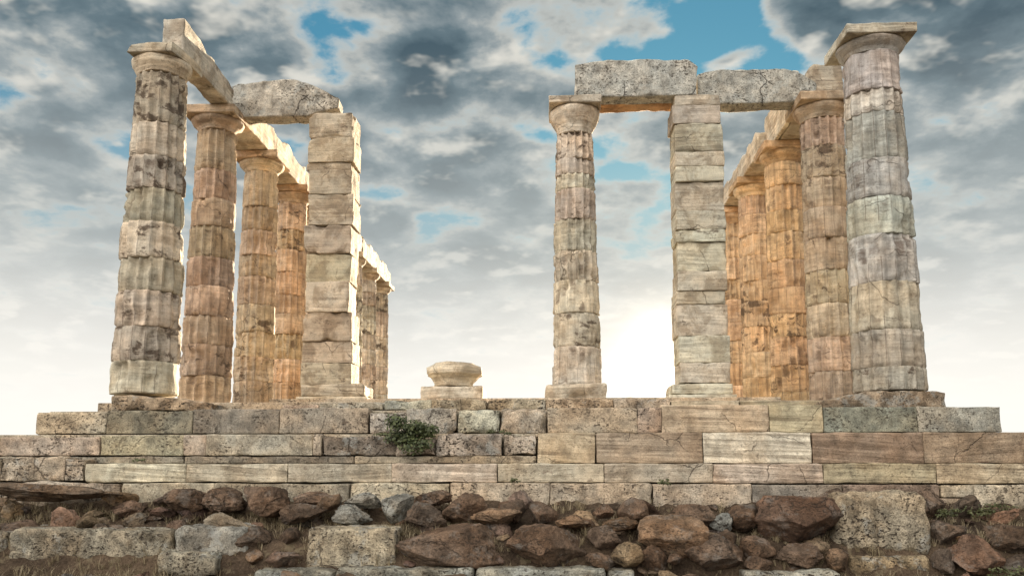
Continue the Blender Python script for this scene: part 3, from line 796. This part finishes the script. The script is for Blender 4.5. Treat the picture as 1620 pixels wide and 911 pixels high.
slab('small pale block low in front of the rounded grey block', (244, 872, 343, 914), -3.02, 0.35, 204, (0.40, 0.38, 0.31), chip=0.18, edge=0.07)
slab('rectangular cream block with a flat grey top, left of the large brown boulder', (483, 836, 627, 902), -2.85, 0.75, 205, (0.44, 0.40, 0.31), chip=0.12)
def two_lobes(p):
    k = math.exp(-((p.x-xs_)/0.035)**2)
    return Vector((p.x, p.y+0.07*k if p.y < -2.5 else p.y, p.z))
xs_ = at(1390, 830, -2.72).x
slab('big squarish pale block with rounded corners and a crack down its face', (1329, 778, 1474, 882), -2.72, 0.6, 206, (0.47, 0.41, 0.31), chip=0.26, edge=0.17, rough=0.05, warp=two_lobes)
slab('long tan stone lying flat beneath the big squarish pale block', (1346, 880, 1474, 909), -2.86, 0.5, 207, (0.36, 0.29, 0.19), chip=0.2, edge=0.06)
for i, (r, lab) in enumerate([((400, 902, 528, 925), 'pale kerb stone along the bottom edge, below the rectangular cream block'), ((530, 901, 748, 925), 'pale kerb stone along the bottom edge, below the large brown boulder'), ((752, 901, 958, 925), 'pale kerb stone along the bottom edge, below the wide brown boulder'), ((962, 904, 1004, 925), 'short pale kerb stone at the bottom edge, below the tan pebble like stone'),
                              ((1180, 906, 1330, 925), 'low kerb stone at the bottom edge, left of the long tan stone')]):
    slab(lab, r, -3.25, 0.42, 210+i, (0.36, 0.36, 0.31), chip=0.12, edge=0.04)
bl('long dark overhanging slab at the left edge under the steps', (-20, 762, 190, 794), -2.0, 0.6, (0.24, 0.18, 0.13), boxy=0.85, rough=0.14, name='rock_slab', cat='rock')
bl('layered brown rock right of the overhanging slab', (255, 772, 332, 812), -2.0, 0.5, RB, boxy=0.3)
bl('brown rock below the third step, between the layered rock and the rounded boulder', (320, 770, 388, 810), -1.98, 0.5, RB)
bl('flat pale rock tilted towards the right above the rounded grey block', (322, 812, 412, 842), -2.45, 0.5, (0.30, 0.26, 0.20), boxy=0.4, rot=-0.16)
bl('dark brown boulder right of the rounded grey block', (360, 832, 432, 876), -2.6, 0.5, RD)
bl('rounded brown boulder under the third step', (383, 768, 467, 818), -2.05, 0.55, RB, boxy=0.3)
bl('low brown rock in front of the rounded brown boulder', (440, 795, 514, 830), -2.3, 0.45, RD)
bl('flat brown rock lying behind the low brown rock', (465, 777, 537, 802), -1.95, 0.4, RB, boxy=0.5)
bl('thin tan rock tilted up beside the pale grey cluster', (494, 784, 541, 810), -2.15, 0.3, RO, boxy=0.4, rot=0.2)
bl('pale grey rock at the top of the grey cluster', (543, 778, 606, 804), -2.05, 0.4, RG, M_PALE)
bl('pale grey rock at the front of the grey cluster, above the cream block', (527, 797, 592, 830), -2.3, 0.4, RG, M_PALE)
bl('pale grey upright rock at the right of the grey cluster', (602, 780, 656, 828), -2.15, 0.4, RG, M_PALE)
bl('dark angular brown boulder right of the grey cluster', (640, 792, 708, 838), -2.35, 0.5, RD, boxy=0.2)
bl('small brown rock behind the dark angular boulder', (655, 774, 716, 801), -1.95, 0.4, RB)
bl('brown boulder leaning on the foundation, above the large brown boulder', (700, 778, 772, 832), -2.1, 0.5, RB)
bl('flat brown rock lying on the rubble above the large brown boulder', (742, 803, 826, 834), -2.35, 0.45, RO, boxy=0.45)
bl('large brown boulder with a flat cracked top, right of the cream block', (627, 827, 796, 898), -2.75, 0.8, RB, boxy=0.55, rough=0.08)
bl('dark little boulder left of the cream block', (441, 833, 474, 870), -2.62, 0.4, RD)
bl('small round stone low left of the cream block', (448, 872, 474, 896), -2.85, 0.3, RB)
bl('wide smooth brown boulder in the lower middle', (799, 827, 929, 902), -2.8, 0.8, RB, boxy=0.4, rough=0.08)
bl('soft brown boulder between the wide smooth boulder and the tan stone', (927, 828, 984, 875), -2.65, 0.5, RB)
bl('small brown boulder below the soft brown one', (925, 872, 977, 902), -2.9, 0.4, RB)
bl('tan angular stone, palest of the middle stones', (965, 856, 1018, 898), -2.95, 0.4, (0.33, 0.255, 0.165), boxy=0.2)
bl('brown wedge shaped stone right of the tan angular stone', (1010, 862, 1056, 904), -2.9, 0.4, RB, boxy=0.1)
bl('big orange brown boulder in the middle right', (1008, 814, 1116, 882), -2.7, 0.75, RO, boxy=0.3, rough=0.07)
bl('angular brown boulder with a peaked top, right of the orange brown one', (1082, 845, 1178, 902), -2.9, 0.6, RB, boxy=0.15)
bl('tiny brown stone between the orange brown and peaked boulders', (1055, 874, 1080, 894), -2.98, 0.22, RB)
bl('orange flat rock above the wide smooth boulder', (878, 813, 937, 836), -2.45, 0.4, RO, boxy=0.4)
bl('flat tan rock above the soft brown boulder', (950, 816, 1014, 840), -2.5, 0.4, (0.24, 0.16, 0.10), boxy=0.4)
bl('brown peaked rock under the fourth course in the middle', (975, 786, 1026, 828), -2.2, 0.45, RB, boxy=0.15)
bl('small brown rock left of the middle peaked rock', (938, 796, 972, 820), -2.25, 0.35, RB)
bl('brown rock right of the middle peaked rock', (1056, 796, 1132, 832), -2.3, 0.5, RB)
bl('pale grey small block wedged upright among brown boulders', (1122, 810, 1156, 842), -2.45, 0.3, RG, M_PALE, boxy=0.6)
bl('brown rock left of the big red brown boulder', (1154, 797, 1204, 842), -2.4, 0.5, RB)
bl('brown stone under the wedged pale block', (1124, 836, 1164, 864), -2.7, 0.4, RD)
bl('low brown boulder below the rock left of the red one', (1168, 846, 1224, 884), -2.75, 0.45, RB)
bl('big red brown boulder with a pointed right end, left of the squarish block', (1193, 783, 1333, 860), -2.55, 0.8, RR, boxy=0.25, rough=0.06)
bl('brown boulder below the big red brown one', (1224, 858, 1309, 899), -2.85, 0.5, RB, boxy=0.3)
bl('small tan stone standing left of the long tan stone', (1308, 866, 1345, 906), -2.9, 0.35, RO)
bl('small brown stone at the bottom below the low brown boulder', (1176, 878, 1222, 906), -2.95, 0.35, RB)
bl('dark brown rock right of the squarish pale block', (1474, 822, 1524, 866), -2.55, 0.5, RD)
bl('tall reddish boulder with a pale vein at the lower right', (1500, 842, 1582, 914), -2.85, 0.6, RR, boxy=0.3)
bl('dark boulder at the lower right edge', (1562, 828, 1640, 876), -2.6, 0.6, RD)
bl('dark low rock at the bottom right, beside the reddish veined boulder', (1474, 866, 1506, 906), -2.8, 0.4, RD)
bl('brown rock in the bottom right corner', (1580, 876, 1660, 916), -2.9, 0.5, RD)
bl('brown rock left of the orange flat rock', (836, 792, 884, 828), -2.25, 0.45, RB)
bl('brown rock above the gap between the two large brown boulders', (790, 790, 832, 826), -2.2, 0.4, RD)
bl('brown rock showing over the left shoulder of the squarish pale block', (1286, 771, 1350, 808), -1.95, 0.4, RD)
bl('brown rock showing over the right shoulder of the squarish pale block', (1432, 770, 1496, 826), -1.95, 0.4, RB)
bl('dark rock at the left under the flat tilted rock', (390, 868, 418, 894), -2.8, 0.3, RO)
# small stones packed between the boulders: copies of a few shapes
rng = random.Random(77)
protos = [rock('small_stone', 700, 800, 700+rng.uniform(22, 34), 800+rng.uniform(14, 22), -2.3, rng.uniform(0.18, 0.26), 900+k, M_ROCK, RB, 0.3, 0.12, 4, 7) for k in range(9)]
for o in protos: COL.objects.unlink(o)
for i in range(292):
    x = rng.uniform(-8.2, 9.2); b = rng.random()
    y = rng.uniform(-2.45, -1.68) if b < 0.5 else rng.uniform(-3.0, -2.6) if b < 0.8 else rng.uniform(-3.35, -3.0)
    xp = 810+F*((x-CAM.x)/(y-CAM.y)-YAW)
    if y < -2.5 and any(a_-12 < xp < b_+12 for a_, b_ in ((-70, 392), (483, 627), (1329, 1474))): y = rng.uniform(-3.6, -3.4)
    s = rng.choice([0.4, 0.5, 0.7, 0.9, 1.2, 1.5, 1.9])*rng.uniform(0.85, 1.15)
    o = protos[i % 9].copy(); COL.objects.link(o)
    o.location = (x, y, ground_z(x, y)+0.025*s); o.scale = (s, s, s*rng.uniform(0.7, 1.1)); o.rotation_euler = (rng.uniform(-0.5, 0.5), rng.uniform(-0.5, 0.5), rng.uniform(0, 6.28))
    o.color = jit(rng.choice([RB, RD, RO, RB, RB, RD, RO]), 0.2, rng) + (1,)
    tag(o, 'loose stone packed in the earth between the larger boulders', 'stone', 'loose stones between the boulders')

# ------------------------------------------------------------------ plants
def blades(name, spots, mat, n, hgt, width, seed, lean=0.6):
    rg = random.Random(seed); V = []; Fc = []
    for (p, s) in spots:
        for k in range(n):
            a = rg.uniform(0, 6.283); r = rg.uniform(0, 0.05)*s
            b = p+Vector((math.cos(a)*r, math.sin(a)*r, -0.01))
            h = hgt*s*rg.uniform(0.45, 1.1); L = lean*rg.uniform(0.2, 1.0)*h
            d = Vector((math.cos(a), math.sin(a), 0)); sd = Vector((-d.y, d.x, 0))*width*rg.uniform(0.6, 1.2)
            i = len(V)
            V += [b-sd, b+sd, b+d*L*0.35+Vector((0, 0, h*0.6))-sd*0.7, b+d*L*0.35+Vector((0, 0, h*0.6))+sd*0.7, b+d*L+Vector((0, 0, h*rg.uniform(0.75, 1.0)))]
            Fc += [(i, i+1, i+3, i+2), (i+2, i+3, i+4)]
    return mesh_obj(name, V, Fc, mat, None, (0.2, 0.16, 0.1), False)
sp = []
while len(sp) < 1500:
    x = rng.uniform(-8.4, 9.2); y = rng.uniform(-3.2, -1.66)
    if fbm(Vector((x, y*2, 3.3)), 0.9, 3) + rng.uniform(-0.4, 0.4) < 0.0: continue
    sp.append((Vector((x, y, ground_z(x, y))), rng.uniform(0.5, 1.25)))
g = blades('dry_grass', sp, M_DRY, 16, 0.17, 0.0034, 4, 1.1); g['kind'] = 'stuff'; g['label'] = 'thin dry straw coloured grass between the boulders'
def leafy(name, label, cat, c, rx, ry, rz, n, size, mat, seed, droop=0.0, group=None):
    rg = random.Random(seed)
    t = thing(name, label, cat, c, group)
    V = []; Fc = []; SV = []; SF = []
    lobes = [(Vector((rg.uniform(-0.7, 0.7)*rx, rg.uniform(-0.6, 0.5)*ry, rg.uniform(-0.6, 0.7)*rz)), rg.uniform(0.22, 0.42)) for _ in range(13)]
    for k in range(n):
        lc, lr = rg.choice(lobes)
        d = Vector((rg.gauss(0, 1), rg.gauss(0, 1), rg.gauss(0, 1))).normalized()*rg.uniform(0.35, 1.0)
        p = lc + Vector((d.x*rx, d.y*ry, d.z*rz))*lr*1.25
        s = size*rg.uniform(0.6, 1.25)
        nn = (d + Vector((0, -0.3, 0.6)) + Vector((rg.uniform(-.6, .6), rg.uniform(-.6, .6), rg.uniform(-.6, .6)))).normalized()
        u = nn.orthogonal().normalized(); u = Matrix.Rotation(rg.uniform(0, 6.28), 3, nn) @ u; w = nn.cross(u)
        i = len(V)
        V += [p-u*s, p-u*s*0.4+w*s*0.55, p+u*s*0.5+w*s*0.5, p+u*s+nn*s*0.15, p+u*s*0.5-w*s*0.5, p-u*s*0.4-w*s*0.55]
        Fc += [(i, i+1, i+2, i+3, i+4, i+5)]
    for lc, lr in lobes:
        b = Vector((0, ry*0.5, 0)); dirv = (lc-b); sd = dirv.orthogonal().normalized()*0.006; s2_ = dirv.cross(sd).normalized()*0.006
        i = len(SV); SV += [b+sd, b+s2_, b-sd, lc+sd*0.4, lc+s2_*0.4, lc-sd*0.4]
        SF += [(i, i+1, i+4, i+3), (i+1, i+2, i+5, i+4), (i+2, i, i+3, i+5)]
    mesh_obj('foliage', V, Fc, mat, t, smooth=False); mesh_obj('stem', SV, SF, M_STEM, t, smooth=False)
    return t
leafy('caper_bush', 'dark green caper bush growing from the broken steps in the middle', 'bush', at(645, 688, -1.22), 0.50, 0.24, 0.31, 2300, 0.027, M_LEAF, 3)
for i, (px, py, Y, rx, rz, n, lab) in enumerate([
        (612, 686, -0.95, 0.20, 0.045, 160, 'low trailing green plant left of the caper bush'),
        (790, 683, -0.98, 0.22, 0.04, 130, 'dark tuft of dry plant under the broken block right of the caper bush'),
        (1050, 762, -1.75, 0.10, 0.05, 90, 'small brown weed at the foot of the third step in the middle'),
        (1570, 806, -1.95, 0.42, 0.11, 420, 'dark green weeds below the foundation at the far right'),
        (1500, 812, -2.1, 0.22, 0.08, 200, 'low green weeds right of the squarish pale block'),
        (1600, 905, -3.2, 0.30, 0.09, 220, 'green weeds in the bottom right corner'),
        (815, 760, -1.72, 0.09, 0.035, 60, 'tiny weed at the foot of the third step, left of centre'),
        (220, 728, -1.45, 0.09, 0.03, 60, 'tiny weed in a joint of the steps at the left')]):
    leafy('weed', lab, 'weed', at(px, py, Y), rx, 0.12, rz, n, 0.018, M_WEED, 30+i)
